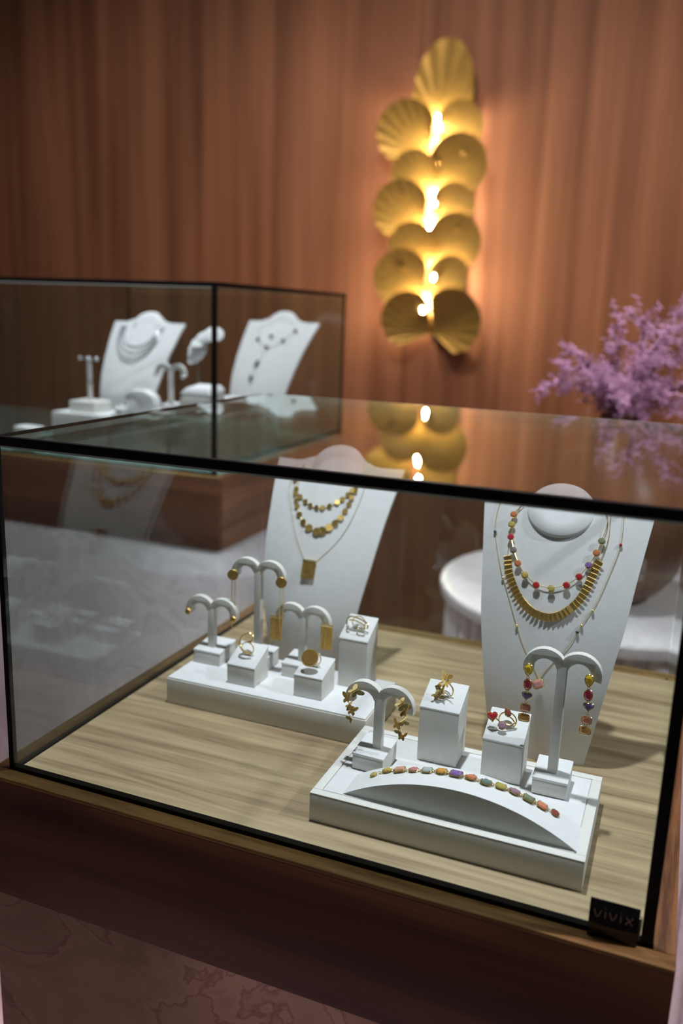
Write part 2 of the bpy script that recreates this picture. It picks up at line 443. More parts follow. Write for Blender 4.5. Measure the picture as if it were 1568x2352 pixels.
# --- gems
def outline(kind, n=20):
    if kind == 'oval': return [(math.cos(2 * PI * k / n), .72 * math.sin(2 * PI * k / n)) for k in range(n)]
    if kind == 'round': return [(math.cos(2 * PI * k / n), math.sin(2 * PI * k / n)) for k in range(n)]
    if kind == 'rect': return [(1, -.5), (1, .5), (.78, .72), (-.78, .72), (-1, .5), (-1, -.5), (-.78, -.72), (.78, -.72)]
    if kind == 'cushion': return [((abs(math.cos(t)) ** .5) * (1 if math.cos(t) >= 0 else -1), .8 * (abs(math.sin(t)) ** .5) * (1 if math.sin(t) >= 0 else -1)) for t in [2 * PI * k / n + .01 for k in range(n)]]
    if kind == 'pear': return [(math.sin(t) * (.78 if True else 1) * math.sin(t / 2) ** .6 if 0 < t < 2 * PI else 0, math.cos(t)) for t in [2 * PI * k / n for k in range(n)]][::-1]
    if kind == 'heart':
        o = []
        for k in range(n + 4):
            t = 2 * PI * k / (n + 4)
            o.append((16 * math.sin(t) ** 3 / 17, (13 * math.cos(t) - 5 * math.cos(2 * t) - 2 * math.cos(3 * t) - math.cos(4 * t)) / 17 + .1))
        return o[::-1]
GEMMESH = {}
def gem_mesh(kind, r, mat):
    key = (kind, round(r, 5), mat.name)
    if key in GEMMESH: return GEMMESH[key]
    o = outline(kind); n = len(o)
    vs = []
    for s, z in ((.58, .34), (.86, .18), (1.0, 0), (.5, -.4), (.05, -.6)):
        vs += [(x * r * s, y * r * s, z * r) for x, y in o]
    fs = [tuple(range(n))]
    for i in range(4):
        fs += [((i + 1) * n + k, (i + 1) * n + (k + 1) % n, i * n + (k + 1) % n, i * n + k) for k in range(n)]
    fs.append(tuple(4 * n + k for k in range(n - 1, -1, -1)))
    mb = MB().add(vs, fs)
    g = mesh_of(mb, 'gem', mat, smooth=False)
    rim = MB().tube([(x * r * 1.05, y * r * 1.05, -.04 * r) for x, y in o], r * .11, 5, True)
    rim.tube([(x * r * .8, y * r * .8, -.42 * r) for x, y in o], r * .08, 5, True)
    for k in range(4):
        i = int((k + .5) * n / 4) % n
        x, y = o[i]
        rim.tube([(x * r * .8, y * r * .8, -.45 * r), (x * r * 1.07, y * r * 1.07, 0), (x * r * .88, y * r * .88, .24 * r)], r * .09, 4)
    s = mesh_of(rim, 'setting', M['gold'])
    GEMMESH[key] = (g, s); return g, s
def gem(parent, kind, r, mat, loc, rot, label=None):
    g, s = gem_mesh(kind, r, mat)
    o = put('gem', g, parent, loc, rot, None, label)
    put('setting', s, o)
    return o
def face_rot(n, roll=0.0):
    """rotation whose local z looks along n and local y stays as upright as it can"""
    n = Vector(n).normalized(); up = Vector((0, 0, 1)) if abs(n.z) < .95 else Vector((0, 1, 0))
    x = up.cross(n).normalized(); y = n.cross(x)
    m = Matrix((x, y, n)).transposed() @ Matrix.Rotation(roll, 3, 'Z')
    return m.to_euler()
def chest_n(z, lean):
    s = lean * 1.7 / .2 * (max(0, z - .06) / .2) ** .7
    return Vector((0, -1, s)).normalized()

def ring_mesh(R, r, mat, n=18, m=6):
    return mesh_of(MB().tube([(R * math.cos(2 * PI * k / n), R * math.sin(2 * PI * k / n), 0) for k in range(n)], r, m, True), 'ring', mat)
LINK = ring_mesh(.0012, .00028, M['gold'], 10, 4)

# bust 2: gemstone necklace
GN = [(-0.0525, 0.2447), (-0.053, 0.2347), (-0.0518, 0.2227), (-0.0468, 0.2106), (-0.04, 0.1987), (-0.0309, 0.1886), (-0.0178, 0.1809), (-0.0023, 0.1797), (0.0123, 0.185), (0.0235, 0.1943), (0.0312, 0.206), (0.0372, 0.2182), (0.0406, 0.2297)]
nk = necklace('short gold chain necklace set with many coloured round gems', B2)
part('chain', MB().tube(spline(on([(-.044, .256)] + GN + [(.0435, .247), (.0405, .2575)], L2, .0022), 4), .00045, 5), M['gold'], nk)
for (x, z), k in zip(GN, ['orange', 'olive', 'ruby', 'grey', 'orange', 'yellow', 'red', 'olive', 'red', 'red', 'violet', 'orange', 'green']):
    gem(nk, 'round', .0033, GEM[k], chest(x, z - .001, L2, .0042), face_rot(chest_n(z, L2)))
# bust 2: plate necklace
PN = [(-0.0519, 0.2016), (-0.0473, 0.1859), (-0.0378, 0.1703), (-0.0268, 0.1593), (-0.0145, 0.1528), (-0.0001, 0.1517), (0.0116, 0.1563), (0.0231, 0.1667), (0.0301, 0.178), (0.0347, 0.191), (0.0384, 0.2038), (0.0423, 0.2125)]
nk = necklace('gold necklace of overlapping flat rectangular plates below the gemstone one', B2)
part('chain', MB().tube(spline(on([(-.0475, .2535), (-.0530, .235), (-.0530, .214)] + PN + [(.0465, .232), (.0455, .2545)], L2, .0012), 4), .0004, 5), M['gold'], nk)
sp = spline([Vector((x, 0, z)) for x, z in PN], 24)
tot = sum((sp[i + 1] - sp[i]).length for i in range(len(sp) - 1)); NPL = 36
plate = mesh_of(MB().box(-.0024, .0024, -.0042, .0042, -.0004, .0004), 'plate', M['goldm'], .0003, 1)
acc = 0; nxt = 0; idx = 0
for i in range(len(sp) - 1):
    seg = (sp[i + 1] - sp[i]).length
    if acc >= nxt and idx < NPL:
        p = sp[i]; t = (sp[i + 1] - sp[i]).normalized()
        nrm = chest_n(p.z, L2); tv = Vector((t.x, t.z * nrm.z * 0, t.z)); tv = (tv - nrm * tv.dot(nrm)).normalized()
        nn = (nrm + tv * (.35 if p.x < .02 else -.30)).normalized(); tt_ = (tv - nn * tv.dot(nn)).normalized(); w_ = nn.cross(tt_)
        put('plate', plate, nk, chest(p.x, p.z, L2, .0024), Matrix((tt_, w_, nn)).transposed().to_euler())
        nxt += tot / NPL; idx += 1
    acc += seg
# bust 2: long fine chain with pendant
TL = [(-.066, .262), (-0.071, 0.2496), (-0.0702, 0.2247), (-0.0574, 0.1885), (-0.0503, 0.1746), (-0.0325, 0.1378), (-0.0209, 0.1168), (-0.0032, 0.0905)]
TR = [(0.0585, 0.2575), (0.0592, 0.2273), (0.0526, 0.199), (0.0438, 0.1711), (0.0321, 0.148), (0.0287, 0.1412), (0.0202, 0.1237), (-0.0032, 0.0905)]
nk = necklace('long fine gold chain with tiny beads ending in a pink stone pendant', B2)
for T_ in (TL, TR): part('chain', MB().tube(spline(on(T_, L2, .0009), 5), .00033, 5), M['gold'], nk)
bead = mesh_of(MB().ball((0, 0, 0), .0016, 8, 6), 'bead', M['gold']); beadr = mesh_of(MB().ball((0, 0, 0), .0018, 8, 6), 'bead', GEM['red']); beadd = mesh_of(MB().ball((0, 0, 0), .0018, 8, 6), 'bead', M['bead_dark'])
for (x, z), m_ in (((-.0702, .2247), beadd), ((-.0325, .1378), bead), ((-.054, .181), bead), ((.0592, .2273), beadr), ((.0321, .148), bead), ((.0287, .1412), beadd), ((.041, .163), bead)):
    put('bead', m_, nk, chest(x, z, L2, .0016))
gem(nk, 'cushion', .0052, GEM['rose'], chest(-.0030, .0850, L2, .005), face_rot((0, -1, .2), .5), 'pink stone')

# bust 1: disc collars
def disc_mesh(r):
    return mesh_of(MB().lathe([(r * .96, -.0003), (r, 0), (r * .96, .0004)], 12), 'disc', M['goldm'])
row1 = [(-0.0523, 0.2327), (-0.0469, 0.222), (-0.0382, 0.2142), (-0.0289, 0.2097), (-0.0207, 0.206), (-0.0115, 0.2045), (-0.0032, 0.2054), (0.0056, 0.2079), (0.0147, 0.2133), (0.0204, 0.2173), (0.0263, 0.2229), (0.0304, 0.2283), (0.0334, 0.2335)]
row2 = [(-0.0464, 0.2169), (-0.0425, 0.2096), (-0.0391, 0.2033), (-0.0327, 0.1939), (-0.0246, 0.1862), (-0.0148, 0.1808), (-0.0035, 0.1776), (0.0039, 0.179), (0.0124, 0.1844), (0.0185, 0.19), (0.0242, 0.1966), (0.0277, 0.2044), (0.0306, 0.2122), (0.0318, 0.2198), (0.0341, 0.2276)]
for rows, lb in ((row1, 'shorter collar necklace of small flat gold discs on the bust'), (row2, 'longer collar necklace of gold discs growing larger towards its centre')):
    nk = necklace(lb, B1, 'gold disc collars')
    part('chain', MB().tube(spline(on([(-.046, .252)] + rows + [(.040, .250)], L1, .0010), 4), .0005, 5), M['gold'], nk)
    dense = spline([Vector((x, 0, z)) for x, z in rows], 1)
    for i, p in enumerate(dense):
        mid = 1 - abs(i / (len(dense) - 1) - .48) / .5
        r = .0037 if rows is row1 else .0035 + .0030 * max(0, mid) ** 2.2
        n = (chest_n(p.z, L1) + Vector((random.uniform(-.28, .28), 0, random.uniform(-.2, .3)))).normalized()
        put('disc', disc_mesh(r), nk, chest(p.x, p.z, L1, .0018), face_rot(n))
nk = necklace('fine gold chain with a rectangular tassel pendant hanging low on the bust', B1)
PL = [(-.056, .252), (-0.0582, 0.2232), (-0.0491, 0.2036), (-0.0307, 0.1701), (-0.012, 0.1432)]
PR = [(.043, .252), (0.0446, 0.2284), (0.0377, 0.1928), (0.0245, 0.1666), (0.0040, 0.1434)]
for T_ in (PL, PR): part('chain', MB().tube(spline(on(T_, L1, .0008), 5), .00032, 5), M['gold'], nk)
def fringe(w, h, n, r):
    mb = MB()
    for i in range(n):
        x = -w / 2 + w * i / (n - 1)
        hh = h * random.uniform(.93, 1.0)
        mb.tube([(x, random.uniform(-.0004, .0004), 0), (x + random.uniform(-.0004, .0004), random.uniform(-.0006, .0006), -hh * .5), (x + random.uniform(-.0003, .0003), 0, -hh)], r, 5)
    return mb
pc = chest(-.0035, .143, L1, .003)
pt_ = MB().box(-.0092, .0092, -.0010, .0010, -.0012, .0018)
po = part('pendant', pt_, M['gold'], nk, .0003, tuple(pc), (-.37, 0, 0))
part('tassel', fringe(.0165, .023, 12, .0009), M['goldm'], po)

# rear busts' necklaces
nk = necklace('bundle of thin silver chains hanging in swags on the rear bust', RB1)
for k, (wd_, zl) in enumerate(((.042, .205), (.046, .193), (.050, .182), (.054, .174))):
    pts = [(wd_ * math.cos(PI + PI * i / 14), .247 + (zl - .247) * math.sin(PI * i / 14) ** .9) for i in range(15)]
    part('strand', MB().tube([p * .99 for p in on([(x - .006, z) for x, z in pts], .10, .0015)], .0011, 6), M['silver'], nk)
nk = thing('necklace', 'dark stone Y necklace with a long drop on the rear bust', 'necklace', RB2, -.12)
st_ = [(-.036, .218), (.028, .218), (.046, .238), (-.005, .225), (-.004, .203), (-.012, .172), (-.014, .166), (-.016, .142), (-.016, .137)]
part('chain', MB().tube(spline([p * 1.03 for p in on([(-.046, .247), (-.036, .218), (-.004, .203), (.028, .218), (.046, .238)], .115, .001)], 5), .0005, 5), M['silver'], nk)
part('drop', MB().tube(spline([p * 1.03 for p in on([(-.004, .203), (-.010, .178), (-.016, .137)], .115, .001)], 5), .0005, 5), M['silver'], nk)
bd = mesh_of(MB().ball((0, 0, 0), .0042, 8, 6), 'stone', M['bead_dark'])
for x, z in st_: put('stone', bd, nk, tuple(chest(x, z, .115, .003) * 1.03))

# ------------------------------------------------------------------ trays and risers
T = .028
tr = thing('display_tray', 'low white tray in front holding the bracelet ramp, stands and ring blocks', 'tray', (.4235, .1155, 0))
part('body', MB().box(-.1205, .1205, -.0715, .0715, 0, T - .0012), M['cream'], tr, .001)
rim = .0085
for x0, x1, y0, y1 in ((-.1205, .1205, -.0715, -.0715 + rim), (-.1205, .1205, .0715 - rim, .0715), (-.1205, -.1205 + rim, -.0715 + rim + .0002, .0715 - rim - .0002), (.1205 - rim, .1205, -.0715 + rim + .0002, .0715 - rim - .0002)):
    part('rim', MB().box(x0, x1, y0, y1, T - .0012, T), M['cream'], tr, .0004)
part('inset_pad', MB().box(-.1205 + rim + .0008, .1205 - rim - .0008, -.0715 + rim + .0008, .0715 - rim - .0008, T - .0012, T - .0001), M['white'], tr, .0004)
Rz = .032
rs = thing('display_riser', 'long plain white riser block behind the tray carrying gold jewellery stands', 'riser', (.179, .2445, 0))
part('body', MB().box(-.123, .123, -.0525, .0525, 0, Rz - .0016), M['cream'], rs, .0012)
part('top_pad', MB().box(-.122, .122, -.0515, .0515, Rz - .0016, Rz), M['white'], rs, .0006)

# bracelet ramp
rp = thing('bracelet_ramp', 'arched white ramp on the tray carrying the coloured gem bracelet', 'display ramp', (.434, .0725, T))
RA = .1946
def arc(off=0.0, a=.103, n=28):
    o = []
    for i in range(n + 1):
        x = -a + 2 * a * i / n
        o.append((x, math.sqrt(RA * RA - x * x) - (RA - .0295) + off))
    return o
top = arc(-.0016)
part('core', MB().prism([(x, max(0.0, z)) for x, z in top][::-1] , -.0165, .0165), M['cream'], rp, angle=25)
cov = MB().prism(arc(0.0) + [(x, z - .0016 if z > .0018 else max(z - .0016, 0)) for x, z in arc(0.0)][::-1], -.0182, .0182)
part('cover', cov, M['white'], rp, angle=30)

# earring stands
def earring_stand(label, loc, bw, bd, cz, rz=0.0, px=0.0, py=-.004, post_w=.0088):
    """loc = base centre on its support; cz = height of the arm-ring centres above the support"""
    s = thing('earring_stand', label, 'earring stand', loc, rz, 'm-shaped earring stands')
    h = .0135
    part('base', MB().hexa([(-bw / 2, -bd / 2, 0), (bw / 2, -bd / 2, 0), (bw / 2, bd / 2, 0), (-bw / 2, bd / 2, 0)],
                           [(-bw / 2, -bd / 2, h), (bw / 2, -bd / 2, h), (bw / 2, bd / 2, h + .004), (-bw / 2, bd / 2, h + .004)]), M['cream'], s, .0012)
    part('cap', MB().hexa([(-bw / 2 - .0004, -bd / 2 - .0004, h + .0002), (bw / 2 + .0004, -bd / 2 - .0004, h + .0002), (bw / 2 + .0004, bd / 2 + .0004, h + .0042), (-bw / 2 - .0004, bd / 2 + .0004, h + .0042)],
                          [(-bw / 2 - .0004, -bd / 2 - .0004, h + .0034), (bw / 2 + .0004, -bd / 2 - .0004, h + .0034), (bw / 2 + .0004, bd / 2 + .0004, h + .0074), (-bw / 2 - .0004, bd / 2 + .0004, h + .0074)]), M['white'], s, .0012)
    dp = .0038
    part('post', MB().box(px - post_w / 2, px + post_w / 2, py - dp, py + dp, h + .004, cz + .006), M['cream'], s, .0008)
    for sg in (-1, 1):
        ro, ri, cx = .0196, .0102, .0150
        a0, a1 = math.radians(168), math.radians(-14)
        n = 16
        outer = [(cx + ro * math.cos(a0 + (a1 - a0) * i / n), cz + ro * math.sin(a0 + (a1 - a0) * i / n)) for i in range(n + 1)]
        inner = [(cx + ri * math.cos(a0 + (a1 - a0) * i / n), cz + ri * math.sin(a0 + (a1 - a0) * i / n)) for i in range(n + 1)]
        outer = [(max(x, -.0005), z) for x, z in outer]
        poly = [(px + sg * x, z) for x, z in outer + inner[::-1]]
        part('arm', MB().prism(poly, py - dp + .0002 * sg, py + dp + .0002 * sg), M['cream'], s, .0005, angle=30)
    return s

ST1 = (.3385, .1170, T); ST2 = (.5018, .1480, T)
earring_stand('short white earring stand on the tray holding butterfly earrings', ST1, .0315, .036, .0640, -.05, .003, 0)
earring_stand('tall white earring stand on the tray holding coloured gem earrings', ST2, .0315, .037, .1170, 0, 0, -.0045)
earring_stand('small white earring stand at the left end of the riser with gold studs', (.0785, .2640, Rz), .036, .040, .0615, 0, 0, -.006)
earring_stand('tall white earring stand on the riser with gold disc earrings on chains', (.1370, .2680, Rz), .034, .037, .1150, 0, 0, -.004)
earring_stand('white earring stand on the riser with gold fringe earrings', (.1900, .2720, Rz), .034, .036, .0675, 0, .004, -.005)

# ring blocks
def ring_block(label, x0, x1, y0, y1, zs, zf, zb_, rz=0.0):
    cx, cy = (x0 + x1) / 2, (y0 + y1) / 2
    b = thing('ring_block', label, 'ring stand', (cx, cy, zs), rz, 'white ring display blocks')
    w, d = (x1 - x0) / 2, (y1 - y0) / 2
    zf -= zs; zb_ -= zs
    part('body', MB().hexa([(-w, -d, 0), (w, -d, 0), (w, d, 0), (-w, d, 0)], [(-w, -d, zf - .002), (w, -d, zf - .002), (w, d, zb_ - .002), (-w, d, zb_ - .002)]), M['cream'], b, .0009)
    k = .0003
    part('cap', MB().hexa([(-w - k, -d - k, zf - .0018), (w + k, -d - k, zf - .0018), (w + k, d + k, zb_ - .0018), (-w - k, d + k, zb_ - .0018)],
                          [(-w - k, -d - k, zf + .0002), (w + k, -d - k, zf + .0002), (w + k, d + k, zb_ + .0002), (-w - k, d + k, zb_ + .0002)]), M['white'], b, .0007)
    zm = (zf + zb_) / 2 - .0005
    part('ring_clip', MB().tube([(.0052 * math.cos(t), -.001, zm + .0052 * math.sin(t)) for t in [PI * i / 12 for i in range(13)]], .0016, 6), M['clear'], b)
    return b, (cx, cy, zs + (zf + zb_) / 2)

_, P1 = ring_block('tall white block on the tray under the gold butterfly ring', .3730, .4120, .1430, .1780, T, .0840, .0985)
_, P2 = ring_block('shorter white block on the tray under the red heart gem ring', .4370, .4745, .1370, .1720, T, .0680, .0845)
_, PD = ring_block('low white block at the left of the riser under the spiral gold ring', .1258, .1610, .2092, .2440, Rz, .0552, .0708)
_, PE = ring_block('low white block on the riser under the round medallion ring', .2084, .2425, .2118, .2490, Rz, .0573, .0680)
_, PF = ring_block('tall white block at the right end of the riser under the openwork ring', .2420, .2765, .2595, .2940, Rz, .0900, .1075)

# ------------------------------------------------------------------ rings
def ring_thing(label, P, dz=.0062, rz=0.0):
    return thing('ring', label, 'ring', (P[0], P[1] - .001, P[2] + dz), rz)
def band(parent, R=.0082, r=.0007, mat='gold'):
    return part('band', MB().tube([(R * math.cos(2 * PI * k / 28), 0, R * math.sin(2 * PI * k / 28)) for k in range(28)], r, 8, True), M[mat], parent)
def butterfly_mb(s):
    """two pairs of wings in the x,z plane with a fold"""
    mb = MB()
    for sg in (-1, 1):
        o = [(0, .10), (.25, .62), (.70, .98), (1.0, .95), (.98, .60), (.72, .22), (.42, .02), (.62, -.15), (.66, -.48), (.44, -.70), (.18, -.48), (0, -.22)]
        v0 = [(sg * x * s * .92, -x * s * .38 - .00018, z * s) for x, z in o]; v1 = [(sg * x * s * .92, -x * s * .38 + .00018, z * s) for x, z in o]
        n = len(o)
        fs = [tuple(range(n)), tuple(range(2 * n - 1, n - 1, -1))] + [(i, (i + 1) % n, (i + 1) % n + n, i + n) for i in range(n)]
        mb.add(v0 + v1, fs)
    mb.tube([(0, -.0002, .5 * s), (0, -.0004, -.45 * s)], s * .09, 6)
    return mb
BF = mesh_of(butterfly_mb(.0066), 'butterfly', M['gold'], smooth=False)
BFD = mesh_of(butterfly_mb(.0058), 'butterfly', M['goldm'], smooth=False)
r1 = ring_thing('gold ring with a spray of small butterflies on the tall tray block', P1)
band(r1)
for (x, y, z), rot, sc in (((-.0065, -.006, -.004), (.3, .9, .6), 1.0), ((-.001, -.006, .001), (-.4, -.5, -.3), .95), ((.001, -.003, .0085), (.2, .2, .3), .8), ((.0015, -.002, .0150), (.1, .35, -.2), 1.05), ((-.0045, -.003, .0050), (.2, -.8, .3), .6)):
    put('butterfly', BF, r1, (x, y, z), rot, (sc,) * 3)
part('stem', MB().tube(spline([(-.0075, -.001, -.003), (-.0082, -.002, .003), (-.0035, -.003, .0075), (.0005, -.002, .0125)], 5), .0006, 6), M['gold'], r1)
r2 = ring_thing('gold ring with a red heart gem and two small stones on the shorter tray block', P2)
band(r2)
gem(r2, 'heart', .0050, GEM['red'], (-.0135, -.006, .0035), face_rot((-.1, -1, .5), .25), 'red heart gem')
gem(r2, 'pear', .0040, GEM['garnet'], (-.0005, -.001, .0085), face_rot((.1, -1, .5), .4))
gem(r2, 'round', .0036, GEM['mauve'], (-.0035, -.008, -.0025), face_rot((0, -1, .6)))
part('arm', MB().tube(spline([(-.010, -.005, .002), (-.0068, -.006, .0005), (-.004, -.006, -.002), (.002, -.004, -.003), (.0082, -.001, .0)], 4), .0007, 6), M['gold'], r2)
part('arm', MB().tube(spline([(-.0005, -.001, .0050), (.004, -.001, .003), (.0078, 0, -.002)], 4), .0007, 6), M['gold'], r2)
r3 = ring_thing('gold ring twisting upward in an open spiral on the left riser block', PD, .0075)
band(r3, .0078)
sp_ = [(.006, -.004, -.003), (-.002, -.006, -.001), (-.0075, -.004, .005), (-.0075, -.002, .0115), (-.0035, 0, .0165), (.002, .001, .0185), (.0062, .001, .0150), (.0060, 0, .0105), (.0010, -.001, .0085)]
part('spiral', MB().tube(spline(sp_, 6), .0011, 8), M['gold'], r3)
mb = MB()
for p in spline(sp_, 3)[:22]: mb.ball((p.x, p.y - .0008, p.z), .00115, 7, 5)
part('pave_stones', mb, M['gold'], r3)
r4 = ring_thing('gold ring topped by a large round medallion of tiny beads', PE, .0095)
band(r4, .0075)
mb = MB(); mb.lathe([(.0098, -.0004), (.0100, 0), (.0098, .0004)], 28)
md = part('medallion', mb, M['goldm'], r4, 0, (-.002, -.009, .0040), (math.radians(58), 0, .12))
mb = MB()
for R, n in ((.0002, 1), (.0024, 7), (.0045, 13), (.0066, 20), (.0088, 27)):
    for k in range(n):
        a = 2 * PI * k / n + R * 300
        mb.ball((R * math.cos(a), R * math.sin(a), .0007), .00096, 7, 5)
part('beads', mb, M['gold'], md)
r5 = ring_thing('gold openwork ring with diamond set loops on the tall riser block', PF, .0062)
band(r5, .0078)
part('crown_band', MB().tube(spline([(-.0125, -.006, -.002), (-.0125, -.004, .004), (-.008, -.003, .0075), (0, -.003, .0065), (.006, -.003, .0045), (.0120, -.004, .002), (.0125, -.006, -.003)], 6), .0009, 7), M['gold'], r5)
part('crown_band', MB().tube(spline([(-.010, -.005, .0035), (-.004, -.005, .0040), (.003, -.005, .0025), (.010, -.006, -.001), (.008, -.009, -.004), (.002, -.009, -.0035), (.001, -.007, .0005)], 6), .0008, 7), M['gold'], r5)
for x, y, z in ((-.0105, -.008, -.0035), (.009, -.010, -.0050), (.005, -.010, -.0045)): gem(r5, 'round', .0018, GEM['ice'], (x, y, z), face_rot((0, -1, .4)))

# ------------------------------------------------------------------ earrings
def earring(label, loc, group): return thing('earring', label, 'earring', loc, 0, group)
# butterflies on the short stand
for nm, pts in (('left', [(0.3186, 0.1031), (0.3123, 0.0942), (0.3135, 0.0864), (0.3168, 0.0821), (0.3166, 0.0745)]),
                ('right', [(0.365, 0.0991), (0.3688, 0.092), (0.3672, 0.0824), (0.3623, 0.0778), (0.3653, 0.0709), (0.3676, 0.067)])):
    y = .1090
    e = earring('gold butterfly drop earring on the %s arm of the short tray stand' % nm, (pts[0][0], y, pts[0][1]), 'butterfly earrings')
    part('chain', MB().tube([(x - pts[0][0], 0, z - pts[0][1]) for x, z in pts], .0003, 4), M['gold'], e)
    for i, (x, z) in enumerate(pts):
        rt = [(.2, .9, .5), (-.5, -.35, -.4), (.1, 1.2, .9), (-.5, .3, .3), (.2, -.9, -.8), (-.6, .1, 0)][i]
        put('butterfly', BFD if i % 2 else BF, e, (x - pts[0][0], -.0015, z - pts[0][1]), rt, ((1.15, 1.1, .8, .95, .8, .85)[i],) * 3)
# coloured gems on the tall stand
for nm, pts in (('left', [(0.473, 0.1429), (0.4734, 0.129), (0.4736, 0.1176), (0.4733, 0.1064), (.4728, .0965)]), ('right', [(0.5259, 0.1429), (0.5264, 0.1294), (0.5275, 0.1184), (0.5272, 0.1058), (0.5267, 0.0956)])):
    y = .1375
    x0, z0 = pts[0]
    e = earring('long earring of five coloured gems on the %s arm of the tall tray stand' % nm, (x0, y, z0), 'coloured gem drop earrings')
    for i, (x, z) in enumerate(pts):
        kind, r, col, roll = (('pear', .0052, 'gold', PI), ('oval', .0048, 'ruby', PI / 2), ('heart', .0046, 'violet', 0), ('cushion', .0042, 'coral', 0), ('rect', .0046, 'amber', 0))[i]
        gem(e, kind, r, GEM[col], (x - x0, -.001, z - z0), face_rot((0, -1, .12), roll))
        if i < 4:
            xm, zm = (x + pts[i + 1][0]) / 2, (z + pts[i + 1][1]) / 2
            put('link', LINK, e, (xm - x0, -.0008, zm - z0), (PI / 2, 0, 0))
# riser stands
for nm, x in (('left', .0785 - .0310), ('right', .0785 + .0310)):
    e = earring('small round gold stud on the %s arm of the leftmost riser stand' % nm, (x, .2530, Rz + .0590), 'gold stud earrings')
    part('stud', MB().lathe([(.0008, -.0016), (.0034, -.0012), (.0040, 0), (.0034, .0012), (.0008, .0018)], 14), M['goldm'], e, 0, (0, 0, 0), (PI / 2, 0, 0))
    part('pin', MB().tube([(0, 0, 0), (0, .006, 0)], .0004, 5), M['gold'], e)
for nm, x in (('left', .1370 - .0315), ('right', .1370 + .0315)):
    e = earring('gold disc earring with long chains on the %s arm of the tall riser stand' % nm, (x, .2585, Rz + .1120), 'gold disc chain earrings')
    part('disc', MB().lathe([(.0064, -.0004), (.0067, 0), (.0064, .0005)], 22), M['goldm'], e, 0, (0, 0, 0), (PI / 2, 0, .25))
    part('chain', MB().tube([(-.0016, .0008, -.004), (-.0018, .0008, -.040), (-.001, .0008, -.066)], .00055, 5), M['gold'], e)
    part('chain', MB().tube([(.0024, .0008, -.004), (.0026, .0008, -.036), (.0016, .0008, -.060)], .00055, 5), M['gold'], e)
for nm, x in (('left', .1940 - .0320), ('right', .1940 + .0320)):
    e = earring('gold fringe earring on the %s arm of the right riser stand' % nm, (x, .2605, Rz + .0690), 'gold fringe earrings')
    part('bar', MB().tube([(-.0072, 0, 0), (.0072, 0, 0)], .0013, 8), M['gold'], e)
    part('fringe', fringe(.0132, .0300, 11, .00085), M['goldm'], e)

# ------------------------------------------------------------------ bracelet
BR = [(0.3526, 0.0764, 0.0397), (0.3641, 0.0801, 0.0445), (0.3764, 0.0786, 0.0488), (0.3891, 0.0779, 0.0523), (0.4014, 0.0782, 0.0548), (0.4144, 0.0785, 0.0565), (0.4274, 0.0781, 0.0574), (0.4403, 0.0779, 0.0574), (0.4539, 0.0774, 0.0565), (0.4665, 0.0796, 0.0548), (0.4782, 0.0802, 0.0524), (0.4905, 0.0799, 0.0491), (0.5021, 0.0806, 0.0452), (0.5131, 0.0822, 0.0407)]
br = thing('bracelet', 'gold bracelet of fourteen coloured gems lying over the arched ramp', 'bracelet', (.434, .0785, .0575))
kinds = [('round', 'olive', .0032), ('oval', 'yellow', .0045), ('rect', 'peach', .0048), ('oval', 'pink', .0043), ('cushion', 'ice', .0044), ('oval', 'amber', .0050), ('rect', 'violet', .0052), ('pear', 'coral', .0050), ('oval', 'teal', .0050), ('cushion', 'olive', .0044), ('oval', 'mauve', .0048), ('rect', 'green', .0048), ('cushion', 'coral', .0044), ('round', 'garnet', .0036)]
prev = None
for (x, y, z), (k, c, r) in zip(BR, kinds):
    nx = (x - .434) / RA
    n = Vector((nx, -.10, math.sqrt(1 - nx * nx))).normalized()
    tx = Vector((1, 0, 0)); tx = (tx - n * tx.dot(n)).normalized(); ty = n.cross(tx)
    mt = Matrix((tx, ty, n)).transposed()
    roll = (PI / 2 + .2) if k == 'pear' else random.uniform(-.12, .12)
    p = Vector((x - .434, y - .0785, z - .0575)) + n * (.45 * r + .0002)
    gem(br, k, r, GEM[c], p, (mt @ Matrix.Rotation(roll, 3, 'Z')).to_euler())
    if prev is not None:
        q = (p + prev) / 2 - n * .0007
        put('link', LINK, br, q + tx * .0009, mt.to_euler()); put('link', LINK, br, q - tx * .0009, (mt @ Matrix.Rotation(PI / 2, 3, 'X')).to_euler())
    prev = p
part('clasp', MB().tube([Vector((.0838, .002, -.0200)) + Vector((.0042 * math.cos(a) * .8, .0012 * math.sin(a) - .0015 * math.cos(a), -.0024 * math.cos(a))) for a in [2 * PI * k / 16 for k in range(16)]], .0006, 6, True), M['silver'], br)

# ------------------------------------------------------------------ name plate on the glass
sg = thing('name_plate', 'small black plate with pink lettering at the lower right of the front glass', 'sign', (.571, -.0034, 0))
pl = part('plate', MB().box(-.0178, .0178, -.0011, .0011, .0006, .0316), M['sign'], sg, .0003)
def strokes(segs, w=.00085):
    mb = MB()
    for pts in segs:
        mb.tube([(x, 0, z) for x, z in pts], w * .5, 6)
    for i, v in enumerate(mb.v): mb.v[i] = (v[0], v[1] * .35, v[2])
    return mb
hL = .0062
vee = [[(-.0024, hL), (-.0021, hL * .72), (-.0012, hL * .3), (0, 0), (.0012, hL * .3), (.0021, hL * .72), (.0024, hL)]]
eye = [[(0, 0), (0, hL * .92)], [(0, hL * 1.28), (0, hL * 1.38)]]
ex = [[(-.0024, 0), (.0024, hL)], [(-.0024, hL), (.0024, 0)]]
for dx, sgm in ((-.0118, vee), (-.0062, eye), (-.0008, vee), (.0048, eye), (.0108, ex)):
    part('letter', strokes(sgm, .0011), M['letter'], pl, 0, (dx, -.00125, .0175))

